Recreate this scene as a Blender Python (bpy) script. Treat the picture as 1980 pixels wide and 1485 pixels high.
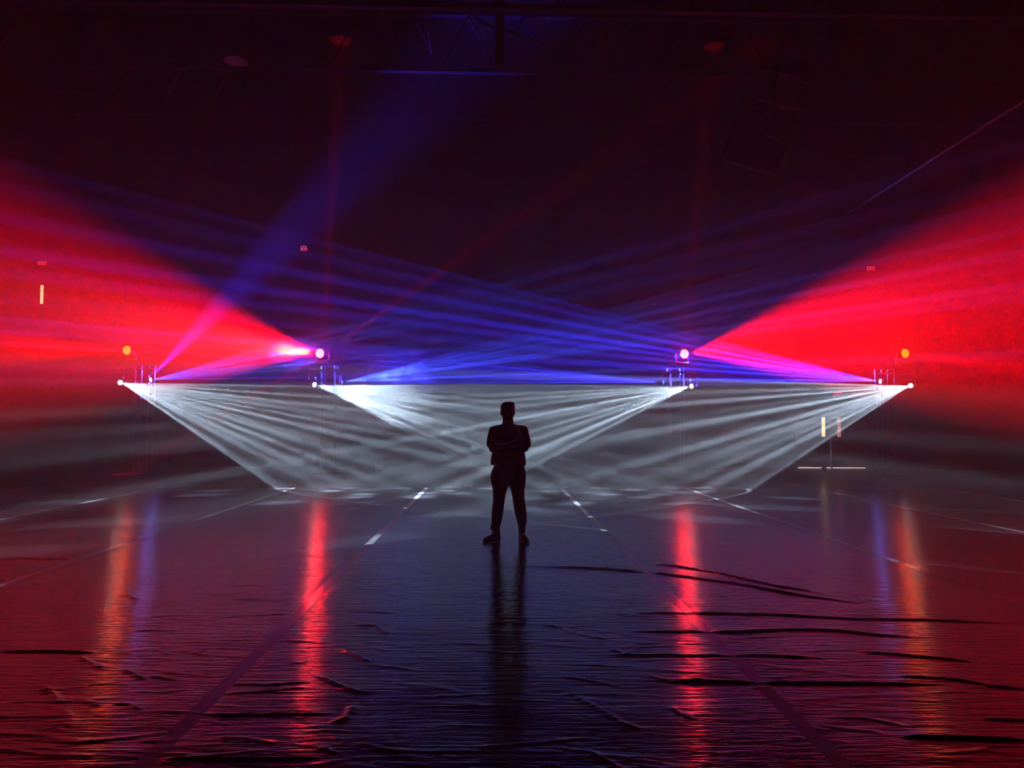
import bpy, bmesh, math, random
import numpy as np
from mathutils import Vector, Matrix, noise as mnoise
R = math.radians
for o in list(bpy.data.objects):
    bpy.data.objects.remove(o, do_unlink=True)
S = bpy.context.scene
COL = S.collection

# ------------------------------------------------------------------ camera
F_PX = 1487.0
PITCH, YAW, ROLL = R(2.83), R(1.35), R(0.26)
fw = Vector((math.sin(YAW) * math.cos(PITCH), math.cos(YAW) * math.cos(PITCH), math.sin(PITCH)))
rt0 = Vector((math.cos(YAW), -math.sin(YAW), 0))
up0 = rt0.cross(fw)
rt = rt0 * math.cos(ROLL) + up0 * math.sin(ROLL)
up = -rt0 * math.sin(ROLL) + up0 * math.cos(ROLL)
EYE = Vector((0, 0, 1.52))
cam_data = bpy.data.cameras.new('camera')
cam = bpy.data.objects.new('camera', cam_data)
COL.objects.link(cam)
cam_data.sensor_width = 36
cam_data.lens = F_PX / 1980 * 36
cam_data.clip_end = 200
cam.matrix_world = Matrix(((rt.x, up.x, -fw.x, EYE.x), (rt.y, up.y, -fw.y, EYE.y), (rt.z, up.z, -fw.z, EYE.z), (0, 0, 0, 1)))
S.camera = cam


def at(px, py, Y):
    """the point of the hall seen at a pixel of the photograph, on the plane y = Y"""
    d = fw + rt * ((px - 990) / F_PX) - up * ((py - 742.5) / F_PX)
    return EYE + d * (Y / d.y)


# ------------------------------------------------------------------ world, exposure, cycles
w = bpy.data.worlds.new('world')
S.world = w
w.use_nodes = True
w.node_tree.nodes['Background'].inputs[0].default_value = (0, 0, 0, 1)
w.node_tree.nodes['Background'].inputs[1].default_value = 0
S.view_settings.view_transform = 'Standard'
S.view_settings.look = 'None'
S.view_settings.exposure = 0.0
S.view_settings.gamma = 1.0
S.view_settings.use_curve_mapping = False
cy = S.cycles
cy.use_denoising = True
try:
    cy.denoiser = 'OPENIMAGEDENOISE'
except Exception:
    pass
cy.use_light_tree = True
cy.max_bounces = 5
cy.diffuse_bounces = 2
cy.glossy_bounces = 3
cy.transmission_bounces = 2
cy.volume_bounces = 1
cy.sample_clamp_indirect = 4
cy.caustics_reflective = False
cy.caustics_refractive = False
cy.use_adaptive_sampling = True
cy.adaptive_threshold = 0.03
cy.adaptive_min_samples = 16
cy.volume_step_rate = 1.0
cy.volume_max_steps = 64

# ------------------------------------------------------------------ the stage lights
TY = 22.0                        # the row of lighting towers
TW = [dict(cx=263, wash=(253, 678), white=(230, 739), blue=(287, 735)),
      dict(cx=629, wash=(624, 684), white=(605, 743), blue=(657, 739)),
      dict(cx=1314, wash=(1318, 685), white=(1340, 746), blue=(1287, 740)),
      dict(cx=1729, wash=(1742, 684), white=(1763, 745), blue=(1706, 738))]


def direction(side, az, el):
    az, el = R(az), R(el)
    return Vector((side * math.cos(az) * math.cos(el), -math.sin(az) * math.cos(el), math.sin(el)))


def beam_lamp(name, loc, d, half, color, power, blend=0.3, radius=0.03, gobo=None, ahead=0.17):
    """spot lamp inside a moving head; the optional gobo wheel is a node pattern over its beam"""
    L = bpy.data.lights.new(name, 'SPOT')
    L.energy = power
    L.color = color
    L.spot_size = 2 * R(half)
    L.spot_blend = blend
    L.shadow_soft_size = radius
    o = bpy.data.objects.new(name, L)
    COL.objects.link(o)
    d = Vector(d).normalized()
    o.location = Vector(loc) + d * ahead
    o.rotation_euler = d.to_track_quat('-Z', 'Y').to_euler()
    if gobo:
        L.use_nodes = True
        nt = L.node_tree
        em = nt.nodes['Emission']
        tc = nt.nodes.new('ShaderNodeTexCoord')
        sep = nt.nodes.new('ShaderNodeSeparateXYZ')
        nt.links.new(tc.outputs['Normal'], sep.inputs[0])
        t = math.tan(R(half))

        def m(op, a, b=None, c=None):
            n = nt.nodes.new('ShaderNodeMath')
            n.operation = op
            for i, v in enumerate((a, b, c)):
                if v is None:
                    continue
                if isinstance(v, (int, float)):
                    n.inputs[i].default_value = v
                else:
                    nt.links.new(v, n.inputs[i])
            return n.outputs[0]
        u = m('DIVIDE', m('DIVIDE', sep.outputs[0], sep.outputs[2]), t)
        v = m('DIVIDE', m('DIVIDE', sep.outputs[1], sep.outputs[2]), t)
        cmb = nt.nodes.new('ShaderNodeCombineXYZ')
        nt.links.new(m('MULTIPLY', u, gobo.get('wide', 1.0)), cmb.inputs[0])
        nt.links.new(v, cmb.inputs[1])
        cmb.inputs[2].default_value = gobo.get('seed', 0)
        mp = nt.nodes.new('ShaderNodeVectorMath')
        mp.operation = 'SCALE'
        nt.links.new(cmb.outputs[0], mp.inputs[0])
        mp.inputs[3].default_value = 1.0
        vo = nt.nodes.new('ShaderNodeTexVoronoi')
        vo.voronoi_dimensions = '2D'
        vo.inputs['Scale'].default_value = gobo.get('n', 3.0)
        vo.inputs['Randomness'].default_value = gobo.get('rand', 0.7)
        off = nt.nodes.new('ShaderNodeVectorMath')
        off.operation = 'ADD'
        nt.links.new(mp.outputs[0], off.inputs[0])
        off.inputs[1].default_value = (gobo.get('seed', 0) * 3.7, gobo.get('seed', 0) * 1.9, 0)
        nt.links.new(off.outputs[0], vo.inputs['Vector'])
        mr = nt.nodes.new('ShaderNodeMapRange')
        mr.interpolation_type = 'SMOOTHSTEP'
        nt.links.new(vo.outputs['Distance'], mr.inputs['Value'])
        mr.inputs['From Min'].default_value = gobo.get('r0', 0.16)
        mr.inputs['From Max'].default_value = gobo.get('r1', 0.36)
        mr.inputs['To Min'].default_value = 1.0
        mr.inputs['To Max'].default_value = gobo.get('floor', 0.06)
        out = mr.outputs[0]
        if gobo.get('vary'):     # holes of different size and brightness
            sc_ = nt.nodes.new('ShaderNodeSeparateColor')
            nt.links.new(vo.outputs['Color'], sc_.inputs[0])
            out = m('MULTIPLY', out, m('ADD', m('MULTIPLY', sc_.outputs[0], gobo['vary'] * 2), 1 - gobo['vary']))
        if gobo.get('rim'):      # a brighter outer ring of holes
            rr = m('SQRT', m('ADD', m('MULTIPLY', u, u), m('MULTIPLY', v, v)))
            out = m('ADD', out, m('MULTIPLY', m('GREATER_THAN', rr, gobo.get('rim0', 0.9)), gobo['rim']))
        nt.links.new(m('MULTIPLY', out, gobo.get('gain', 1.0)), em.inputs['Strength'])
    return o


def glow_lamp(name, loc, d, out, r, color, radiance):
    """the bare lens seen from outside: a glowing ball on the front of the head"""
    L = bpy.data.lights.new(name, 'POINT')
    L.color = color
    L.energy = 4 * math.pi ** 2 * r * r * radiance
    L.shadow_soft_size = r
    o = bpy.data.objects.new(name, L)
    COL.objects.link(o)
    o.location = Vector(loc) + Vector(d).normalized() * out
    return o


RED = (1.0, 0.0010, 0.0)
BLUE = (0.03, 0.022, 1.0)
WHITE = (0.60, 0.80, 1.0)
L_W, L_B, L_R = 240000.0, 1050000.0, 290000.0
for i, t in enumerate(TW):
    side = 1 if i < 2 else -1
    t['p_wash'] = at(*t['wash'], TY)
    t['p_white'] = at(*t['white'], TY)
    t['p_blue'] = at(*t['blue'], TY)
    el, h = [(-11.5, 10), (-11, 10), (-11, 10), (-10, 9.5)][i]
    t['d_white'] = direction(side, 33, el)
    beam_lamp('fan_spot_lamp', t['p_white'], t['d_white'], h, WHITE, L_W, 0.05, 0.02,
              dict(n=4.6, wide=.3, rand=0.75, r0=0.08, r1=0.27, seed=i + 1, floor=0.015, rim=0.6, rim0=0.96, vary=0.7))
    glow_lamp('white_lens_glow', t['p_white'], t['d_white'], .065, .06, (.85, .95, 1), 80)
    el, h = [(9, 9), (8, 8), (3, 4), (6, 8)][i]
    t['d_blue'] = direction(side, 0, el)
    beam_lamp('blue_spot_lamp', t['p_blue'], t['d_blue'], h, (0.03, 0.07, 1) if i < 2 else BLUE, L_B * (.6, 2.4, 4.2, 3.0)[i], 0.05, 0.02,
              dict(n=3.2, wide=.3, rand=0.75, r0=0.08, r1=0.24, seed=i + 11, floor=0.04, rim=.12, rim0=0.95, vary=.8))
for i, t in enumerate(TW):
    glow_lamp('blue_lens_glow', t['p_blue'], t['d_blue'], .06, .055, (.12, .14, 1) if i in (0, 3) else (.04, .12, 1), 700 if i in (0, 3) else 16)
beam_lamp('blue_spot_lamp', TW[0]['p_blue'], direction(1, 10, 44), 8, BLUE, L_B * 0.09, 1.0, 0.02)
WASH = [(-1, 35, -2, 14), (-1, 45, 3, 24), (1, 35, 4.5, 24), (1, 35, -10, 8)]
for t, (s, az, el, h), k in zip(TW, WASH, (0.7, .85, 2.0, 0.5)):
    t['d_wash'] = direction(s, az, el)
    beam_lamp('red_wash_lamp', t['p_wash'], t['d_wash'], h, RED, L_R * k, 1.0, 0.06, ahead=.34)
for i, t in enumerate(TW):
    t['d_head'] = direction(-1 if i < 2 else 1, 66, 0)
    glow_lamp('red_lens_glow', t['p_wash'], t['d_head'], .15, .142, (1, .13, 0) if i in (0, 3) else (1, .009, .007), 250 if i in (0, 3) else 900)

# hotter amber core inside the wash beam that burns out in the puff in front of the lens
beam_lamp('red_core_lamp', TW[1]['p_wash'], direction(-1, 45, 1), 15, (1, .045, 0), L_R * .5, 1.0, 0.06, ahead=.34)
beam_lamp('red_core_lamp', TW[0]['p_wash'], direction(-1, 35, .5), 2, (1, .06, 0), L_R * .5, 1.0, 0.05, ahead=.34)
# narrow red lamps added to imitate lens-flare streaks through the two inner wash lights
for i, x, y, half, k in ((1, 664, 0, 2.4, .4), (1, 602, 945, 3.6, .2), (1, 1100, 352, 2.4, .35), (1, 200, 942, 3, .4),
                         (2, 1388, 0, 2.4, .25), (2, 1301, 945, 3.6, .2)):
    p0 = TW[i]['p_wash']
    beam_lamp('flare_streak_lamp', p0, at(x, y, TY + .01) - p0, half, RED, L_R * k, 1.0, 0.04, ahead=.30)


# ------------------------------------------------------------------ helpers
def link(o, parent=None):
    COL.objects.link(o)
    if parent is not None:
        o.parent = parent
    return o


def tag(o, label=None, cat=None, group=None, kind=None):
    if label: o['label'] = label
    if cat: o['category'] = cat
    if group: o['group'] = group
    if kind: o['kind'] = kind
    return o


def mesh_obj(name, bm, mat, parent=None, smooth=False):
    me = bpy.data.meshes.new(name)
    bm.normal_update()
    bm.to_mesh(me)
    bm.free()
    if mat: me.materials.append(mat)
    if smooth:
        for p in me.polygons: p.use_smooth = True
    return link(bpy.data.objects.new(name, me), parent)


def box(bm, x0, x1, y0, y1, z0, z1):
    vs = [bm.verts.new((x, y, z)) for x in (x0, x1) for y in (y0, y1) for z in (z0, z1)]
    for f in ((0, 1, 3, 2), (4, 6, 7, 5), (0, 4, 5, 1), (2, 3, 7, 6), (0, 2, 6, 4), (1, 5, 7, 3)):
        bm.faces.new([vs[k] for k in f])


def new_bm(): return bmesh.new()


def mat(name, color, rough=0.6, metal=0.0, emit=None, strength=0.0, spec=0.5, noise=None):
    m = bpy.data.materials.new(name)
    m.use_nodes = True
    nt = m.node_tree
    b = nt.nodes['Principled BSDF']
    b.inputs['Base Color'].default_value = (*color, 1)
    b.inputs['Roughness'].default_value = rough
    b.inputs['Metallic'].default_value = metal
    b.inputs['Specular IOR Level'].default_value = spec
    if emit:
        b.inputs['Emission Color'].default_value = (*emit, 1)
        b.inputs['Emission Strength'].default_value = strength
    if noise:
        tc = nt.nodes.new('ShaderNodeTexCoord')
        n = nt.nodes.new('ShaderNodeTexNoise')
        n.inputs['Scale'].default_value = noise
        n.inputs['Detail'].default_value = 6
        nt.links.new(tc.outputs['Object'], n.inputs['Vector'])
        mx = nt.nodes.new('ShaderNodeMix')
        mx.data_type = 'RGBA'
        mx.inputs['A'].default_value = (*[c * 0.7 for c in color], 1)
        mx.inputs['B'].default_value = (*[min(1, c * 1.3) for c in color], 1)
        nt.links.new(n.outputs['Fac'], mx.inputs['Factor'])
        nt.links.new(mx.outputs['Result'], b.inputs['Base Color'])
        bp = nt.nodes.new('ShaderNodeBump')
        bp.inputs['Strength'].default_value = 0.15
        bp.inputs['Distance'].default_value = 0.01
        nt.links.new(n.outputs['Fac'], bp.inputs['Height'])
        nt.links.new(bp.outputs['Normal'], b.inputs['Normal'])
    return m


# ------------------------------------------------------------------ room shell
XW, YB, YF, ZC = 21.0, 26.0, -9.0, 12.6
M_wall = mat('painted_block', (0.012, 0.0115, 0.0115), 0.7, spec=.1, noise=.25)
M_ceil = mat('ceiling_deck', (0.006, 0.006, 0.006), 0.9, spec=.02, noise=2)
M_hall = mat('hall_floor', (0.02, 0.015, 0.012), 0.3, noise=1.5)
for nm, b in (('floor', (-XW, XW, YF, YB, -0.2, 0)), ('ceiling', (-XW, XW, YF, YB, ZC, ZC + 0.2)),
              ('wall_back', (-XW, XW, YB, YB + 0.3, 0, ZC)), ('wall_front', (-XW, XW, YF - 0.3, YF, 0, ZC)),
              ('wall_left', (-XW - 0.3, -XW, YF, YB, 0, ZC)), ('wall_right', (XW, XW + 0.3, YF, YB, 0, ZC))):
    bm = new_bm()
    box(bm, *b)
    o = mesh_obj(nm, bm, M_hall if nm == 'floor' else M_ceil if nm == 'ceiling' else M_wall)
    o['kind'] = 'structure'
def shape_obj(name, verts, faces, mat_, parent=None, smooth=False):
    me = bpy.data.meshes.new(name)
    me.from_pydata([tuple(v) for v in verts], [], faces)
    me.update()
    if mat_: me.materials.append(mat_)
    if smooth:
        for p in me.polygons: p.use_smooth = True
    return link(bpy.data.objects.new(name, me), parent)


def tube(bm, a, b, r, n=8, r2=None):
    a, b = Vector(a), Vector(b)
    r2 = r if r2 is None else r2
    z = (b - a).normalized()
    x = z.orthogonal().normalized()
    y = z.cross(x)
    A = [bm.verts.new(a + (x * math.cos(t) + y * math.sin(t)) * r) for t in [k * 2 * math.pi / n for k in range(n)]]
    B = [bm.verts.new(b + (x * math.cos(t) + y * math.sin(t)) * r2) for t in [k * 2 * math.pi / n for k in range(n)]]
    for k in range(n):
        bm.faces.new((A[k], A[(k + 1) % n], B[(k + 1) % n], B[k]))
    bm.faces.new(A[::-1])
    bm.faces.new(B)


def empty(name, loc, rz=0):
    o = link(bpy.data.objects.new(name, None))
    o.location = loc
    o.rotation_euler = (0, 0, rz)
    return o


def text_mesh(name, body, size, depth, mat_, parent, loc, rot=(R(90), 0, 0), sx=1.0):
    cu = bpy.data.curves.new(name, 'FONT')
    cu.body = body
    cu.size = size
    cu.extrude = depth
    cu.align_x = 'CENTER'
    cu.align_y = 'CENTER'
    tmp = bpy.data.objects.new('tmp', cu)
    COL.objects.link(tmp)
    bpy.context.view_layer.update()
    me = bpy.data.meshes.new_from_object(tmp.evaluated_get(bpy.context.evaluated_depsgraph_get()))
    bpy.data.objects.remove(tmp, do_unlink=True)
    me.name = name
    me.materials.clear()
    me.materials.append(mat_)
    o = link(bpy.data.objects.new(name, me), parent)
    o.location = loc
    o.rotation_euler = rot
    o.scale = (sx, 1, 1)
    return o


M_steel = mat('dark_steel', (0.06, 0.06, 0.065), 0.45, 0.6, noise=8)
M_alu = mat('truss_aluminium', (0.16, 0.16, 0.17), 0.3, 0.9, noise=20)
M_black = mat('black_housing', (0.012, 0.012, 0.014), 0.4, noise=30)
M_door = mat('door_paint', (0.035, 0.03, 0.03), 0.5, noise=5)
M_glow = mat('corridor_light', (0.1, 0.09, 0.06), 0.6, emit=(1.0, 0.72, 0.34), strength=3.2)
M_glow2 = mat('corridor_light_dim', (0.1, 0.06, 0.06), 0.6, emit=(1.0, 0.42, 0.30), strength=1.2)
M_crack = mat('gap_light', (0.1, 0.09, 0.09), 0.6, emit=(1.0, 0.72, 0.62), strength=2.6)
M_crack2 = mat('gap_light_dim', (0.1, 0.09, 0.09), 0.6, emit=(1.0, 0.5, 0.55), strength=1.2)
M_exit = mat('exit_letters', (0.3, 0.01, 0.02), 0.5, emit=(1.0, 0.04, 0.09), strength=3.5)
M_led = mat('led_digits', (0.3, 0.02, 0.04), 0.5, emit=(1.0, 0.12, 0.22), strength=3.0)
for m_ in (M_glow, M_glow2, M_crack, M_crack2, M_exit, M_led):
    m_.cycles.emission_sampling = 'NONE'
M_rim = mat('painted_steel_frame', (0.32, 0.30, 0.30), 0.4, 0.2, noise=9)


# --- doors in the back wall
def bx(name, x0, x1, y0, y1, z0, z1, m, parent=None):
    bm = new_bm()
    box(bm, x0, x1, y0, y1, z0, z1)
    return mesh_obj(name, bm, m, parent)


def wx(px): return at(px, 860, YB).x


xc = at(1605, 845, YB).x
dl, dr = xc - 1.15, xc + 1.19
door = empty('door_1', (xc, YB - 0.05, 0))
door['kind'] = 'structure'


def rel(o, root):
    """keep a mesh built in hall coordinates in place under its thing"""
    o.parent = root
    o.matrix_parent_inverse = (Matrix.Translation(root.location) @ root.rotation_euler.to_matrix().to_4x4()).inverted()
    return o


def part(name, m, root, *boxes):
    bm = new_bm()
    for b in boxes: box(bm, *b)
    return rel(mesh_obj(name, bm, m), root)


Y1, Y0 = YB - 0.002, YB - 0.07
part('door_frame', M_steel, door, (dl - .09, dl, Y0, Y1, 0, 2.2), (dr, dr + .09, Y0, Y1, 0, 2.2), (dl, dr, Y0, Y1, 2.13, 2.2))
zt, zb = at(1591, 807, YB).z, at(1591, 844.5, YB).z
for k, (a, b, cpx, gm) in enumerate(((dl, xc - .008, 1591.5, M_glow), (xc + .012, dr, 1621.5, M_glow2))):
    c = wx(cpx)
    hw = .065
    leaf = part('door_leaf', M_door, door, (a, c - hw, Y0 + .015, Y1 - .01, .035, 2.12), (c + hw, b, Y0 + .015, Y1 - .01, .035, 2.12),
                (c - hw, c + hw, Y0 + .015, Y1 - .01, .035, zb), (c - hw, c + hw, Y0 + .015, Y1 - .01, zt, 2.12))
    for nm, mm, bb in (('window_pane', gm, (c - hw, c + hw, Y0 + .03, Y0 + .04, zb, zt)),
                       ('push_bar', M_steel, (a + .12, b - .12, Y0 - .05, Y0 + .014, .93, .98))):
        p = part(nm, mm, door, bb)
        p.parent = leaf
        p.matrix_parent_inverse = Matrix.Identity(4)
    p0 = [q for q in leaf.children]
    for q in p0:      # leaf itself carries the offset to the door's empty
        q.matrix_parent_inverse = Matrix.Identity(4)
part('gap_light', M_crack2, door, (xc - .008, xc + .012, Y1 - .02, Y1 - .01, .03, 2.13))
part('sill_light', M_crack, door, (wx(1539), wx(1587), Y1 - .03, Y1 - .015, .005, .033), (wx(1597), wx(1605), Y1 - .03, Y1 - .015, .005, .033),
     (wx(1608.5), wx(1673), Y1 - .03, Y1 - .015, .005, .03))

# --- door at the upper level, left
c = at(82.5, 570, YB)
zt, zb = at(82, 552, YB).z, at(82, 588, YB).z
up_floor = zb - 1.03
d2 = empty('door_2', (c.x, YB - 0.05, up_floor))
d2['kind'] = 'structure'
a, b = c.x - .2, c.x + .85
part('door_frame', M_steel, d2, (a - .08, a, Y0, Y1, up_floor, up_floor + 2.2), (b, b + .08, Y0, Y1, up_floor, up_floor + 2.2),
     (a, b, Y0, Y1, up_floor + 2.12, up_floor + 2.2))
hw = .055
part('door_leaf', M_door, d2, (a, c.x - hw, Y0 + .015, Y1 - .01, up_floor, up_floor + 2.12), (c.x + hw, b, Y0 + .015, Y1 - .01, up_floor, up_floor + 2.12),
     (c.x - hw, c.x + hw, Y0 + .015, Y1 - .01, up_floor, zb), (c.x - hw, c.x + hw, Y0 + .015, Y1 - .01, zt, up_floor + 2.12),
     (c.x - hw, c.x + hw, Y0 + .02, Y0 + .03, zb + (zt - zb) * .69, zb + (zt - zb) * .71))
part('window_pane', M_glow, d2, (c.x - hw, c.x + hw, Y0 + .03, Y0 + .04, zb, zt))
part('trim_1', M_steel, d2, (c.x - 1.2, c.x + 1.6, YB - 1.3, YB - .003, up_floor - .2, up_floor - .003)).name = 'door_landing'


# --- exit signs and the clock
def exit_sign(px, py, Y, label, k=1.0):
    c = at(px, py, Y)
    t = empty('exit_sign', (c.x, Y - .03, c.z - .11))
    tag(t, label, 'exit sign', 'lit exit signs on the back wall')
    part('housing', M_black, t, (c.x - .17, c.x + .17, Y - .05, Y - .003, c.z - .11, c.z + .11))
    text_mesh('lettering', 'EXIT', .19, .004, M_exit, t, (0, -.025, .11), sx=.75)
    return t


exit_sign(84, 510, YB, 'small red exit sign glowing above the tall lit strip window at far left')
exit_sign(1683, 520, YB, 'small red exit sign high up inside the red light at the right')
exit_sign(1619, 763, YB, 'small red exit sign just above the double doors at lower right')
c = at(589.5, 481, YB)
clk = empty('digital_clock', (c.x, YB - .04, c.z - .14))
tag(clk, 'small wall clock with glowing red digits high on the back wall', 'clock')
part('housing', M_black, clk, (c.x - .24, c.x + .16, YB - .06, YB - .003, c.z - .12, c.z + .12))
SEG = {'6': 'afgedc', '5': 'afgcd'}
bm = new_bm()
for i, ch in enumerate('655'):
    x0 = c.x - .115 + i * .075
    z0, hh, ww, th = c.z - .08, .16, .05, .014
    segs = dict(a=(x0, x0 + ww, z0 + hh - th, z0 + hh), d=(x0, x0 + ww, z0, z0 + th), g=(x0, x0 + ww, z0 + hh / 2 - th / 2, z0 + hh / 2 + th / 2),
                f=(x0, x0 + th, z0 + hh / 2, z0 + hh), b=(x0 + ww - th, x0 + ww, z0 + hh / 2, z0 + hh),
                e=(x0, x0 + th, z0, z0 + hh / 2), c=(x0 + ww - th, x0 + ww, z0, z0 + hh / 2))
    for s_ in SEG[ch]:
        q = segs[s_]
        box(bm, q[0], q[1], YB - .068, YB - .061, q[2], q[3])
rel(mesh_obj('digits', bm, M_led), clk)

# --- low equipment case behind the far edge of the floor sheets
c = at(735, 901, 24.6)
case = empty('equipment_case', (c.x, 24.6, 0))
tag(case, 'small pale equipment case on the hall floor far behind the man, left of him', 'case')
M_case = mat('case_panel', (0.30, 0.24, 0.26), 0.5, noise=7)
part('body', M_case, case, (c.x - .13, c.x + .13, 24.45, 24.75, .0, .2))
part('lid', M_rim, case, (c.x - .135, c.x + .135, 24.445, 24.755, .203, .25))
part('latch', M_alu, case, (c.x - .03, c.x + .03, 24.43, 24.444, .16, .235))


# --- roof trusses
def copy_tree(o, parent=None):
    c_ = link(o.copy(), parent)
    for ch in o.children:
        copy_tree(ch, c_)
    return c_


tr = empty('roof_truss', (0, 0, 0))
zl, zh = 10.9, ZC - .02
for nm, z in (('bottom_chord', zl), ('top_chord', zh - .12)):
    bx(nm, -XW + .05, XW - .05, -.09, .09, z, z + .12, M_steel, tr)
bm = new_bm()
n = 28
for k in range(n):
    xa = -XW + .2 + (2 * XW - .4) * k / n
    xb = -XW + .2 + (2 * XW - .4) * (k + 1) / n
    xm = (xa + xb) / 2
    tube(bm, (xa, 0, zl + .1), (xm, 0, zh - .1), .03, 6)
    tube(bm, (xm, 0, zh - .1), (xb, 0, zl + .1), .03, 6)
mesh_obj('web', bm, M_steel, tr)
TRY = (23.5, 20.3, 17.1, 13.9, 10.7)
for k, y in enumerate(TRY):
    o = tr if k == 0 else copy_tree(tr)
    o.location = (0, y, 0)
    tag(o, ('steel roof truss nearest the back wall, spanning the hall', 'steel roof truss second from the back wall',
            'steel roof truss third from the back wall', 'steel roof truss fourth from the back wall',
            'steel roof truss overhead, nearest the camera')[k], 'roof truss', 'steel roof trusses')


# --- basketball goal folded up under the roof, right
def line_part(name, pts, r, root, m=M_rim, closed=False, n=8):
    bm = new_bm()
    pts = [Vector(p) for p in pts]
    for p, q in zip(pts, pts[1:] + ([pts[0]] if closed else [])):
        tube(bm, p, q, r, n)
    return rel(mesh_obj(name, bm, m), root)


GY = 16.5
g = empty('basketball_goal', at(1480, 60, GY))
tag(g, 'basketball goal folded up under the roof, tilted backboard frame at upper right', 'basketball goal')
q = [at(1398, 309, GY - .6), at(1503, 339, GY - .1), at(1548, 212, GY + .7), at(1441, 186, GY + .2)]
bm = new_bm()
v = [bm.verts.new(p) for p in q]
nn = (q[1] - q[0]).cross(q[3] - q[0]).normalized() * .02
v2 = [bm.verts.new(p + nn) for p in q]
bm.faces.new(v); bm.faces.new(v2[::-1])
for k in range(4):
    bm.faces.new((v[k], v2[k], v2[(k + 1) % 4], v[(k + 1) % 4]))
M_board = mat('backboard_acrylic', (0.05, 0.045, 0.05), 0.25)
M_board.node_tree.nodes['Principled BSDF'].inputs['Alpha'].default_value = .3
rel(mesh_obj('backboard', bm, M_board), g)
line_part('backboard_frame', q, .028, g, closed=True)
line_part('target_square', [at(1478, 259, GY - .3), at(1521, 278, GY - .05), at(1536, 214, GY + .35), at(1496, 203, GY + .1)], .016, g, closed=True)
line_part('mast', [at(1441, 186, GY + .2), at(1452, 132, GY + .2), at(1502, 138, GY + .6), at(1566, 160, GY + 1), at(1548, 212, GY + .7)], .035, g, M_steel)
line_part('mast_arm', [at(1502, 138, GY + .6), at(1496, 203, GY + .12)], .03, g, M_steel)
line_part('hanger', [at(1502, 138, GY + .6), Vector((at(1502, 138, GY + .6).x + .3, GY + .9, zl + .05))], .035, g, M_steel)
line_part('hanger', [at(1566, 160, GY + 1), Vector((at(1566, 160, GY + 1).x + .3, GY + .6, zl + .05))], .035, g, M_steel)
rc = at(1462, 222, GY - .35)
line_part('rim', [rc + Vector((.22 * math.cos(t), -.02 + .10 * math.sin(t), .20 * math.sin(t))) for t in [k * math.pi / 8 for k in range(16)]], .01, g,
          mat('rim_orange', (0.5, 0.1, 0.02), 0.4), closed=True)

# --- pipe slung along the right-hand side of the hall
p = empty('suspended_pipe', at(1943, 218, 17.6))
tag(p, 'long grey pipe slung below the roof, running to the back wall at upper right', 'pipe')
pa, pk, pe = at(1640, 413, 25.7), at(1943, 218, 17.6), at(1990, 190, 16.9)
line_part('pipe', [pa, pk, pe + (pe - pk) * 2], .035, p, M_rim)
line_part('branch_pipe', [pk, at(1985, 236, 17.6), at(2060, 262, 17.6)], .02, p, M_steel)
for k in (.1, .45, .8):
    h = pa.lerp(pk, k)
    line_part('hanger', [h, Vector((h.x, h.y, ZC - .01))], .007, p, M_steel)

# --- rods and one unlit lamp hanging from the roof
for px0, py0, px1, py1, Y, lab in ((482, 36, 520, 102, 20, 'thin slanting rod under the roof, leftmost of the hanging rods, above the unlit lamp'),
                                   (744, 38, 763, 108, 19, 'pair of pale rods hanging under the roof left of the middle'),
                                   (824, 40, 835, 108, 20, 'single thin rod hanging under the roof near the middle'),
                                   (1166, 44, 1157, 90, 21, 'short thin rod hanging under the roof right of the middle')):
    a, b = at(px0, py0, Y), at(px1, py1, Y)
    a = b + (a - b) * ((ZC - .001 - b.z) / (a.z - b.z))
    t = empty('hanging_rod', b)
    tag(t, lab, 'rod', 'rods hanging under the roof')
    line_part('rod', [a, b], .018, t, M_rim)
    if 'pair' in lab:
        line_part('rod', [a + Vector((.1, 0, 0)), b + Vector((.1, 0, 0))], .018, t, M_rim)
    line_part('end_clamp', [b + Vector((-.06, 0, 0)), b + Vector((.06, 0, 0))], .03, t, M_steel)
c = at(456, 119, 19.5)
t = empty('high_bay_lamp', c)
tag(t, 'unlit round lamp hanging from the roof at upper left', 'lamp')
line_part('stem', [c + Vector((0, 0, .2)), Vector((c.x, c.y, ZC - .01))], .012, t, M_steel)
bm = new_bm()
tube(bm, c, c + Vector((0, 0, .22)), .30, 24, .09)
rel(mesh_obj('shade', bm, M_rim), t)
bm = new_bm()
tube(bm, c + Vector((0, 0, -.05)), c + Vector((0, 0, .0)), .09, 16, .12)
rel(mesh_obj('bulb', bm, mat('bulb_glass', (0.6, 0.55, 0.55), 0.1)), t)
c = at(966, 128, 18)
t = empty('hanging_mast', c)
tag(t, 'dark square post with slanting braces hanging from the roof in the middle', 'post')
part('post', M_steel, t, (c.x - .11, c.x + .11, 17.9, 18.1, c.z, ZC - .01))
line_part('brace', [c + Vector((.1, 0, .9)), c + Vector((1.6, 0, .35))], .03, t, M_steel)
line_part('brace', [c + Vector((-.1, 0, .9)), c + Vector((-.6, .8, 1.6))], .03, t, M_steel)

# ------------------------------------------------------------------ lighting towers
TWH = 3.12


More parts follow.
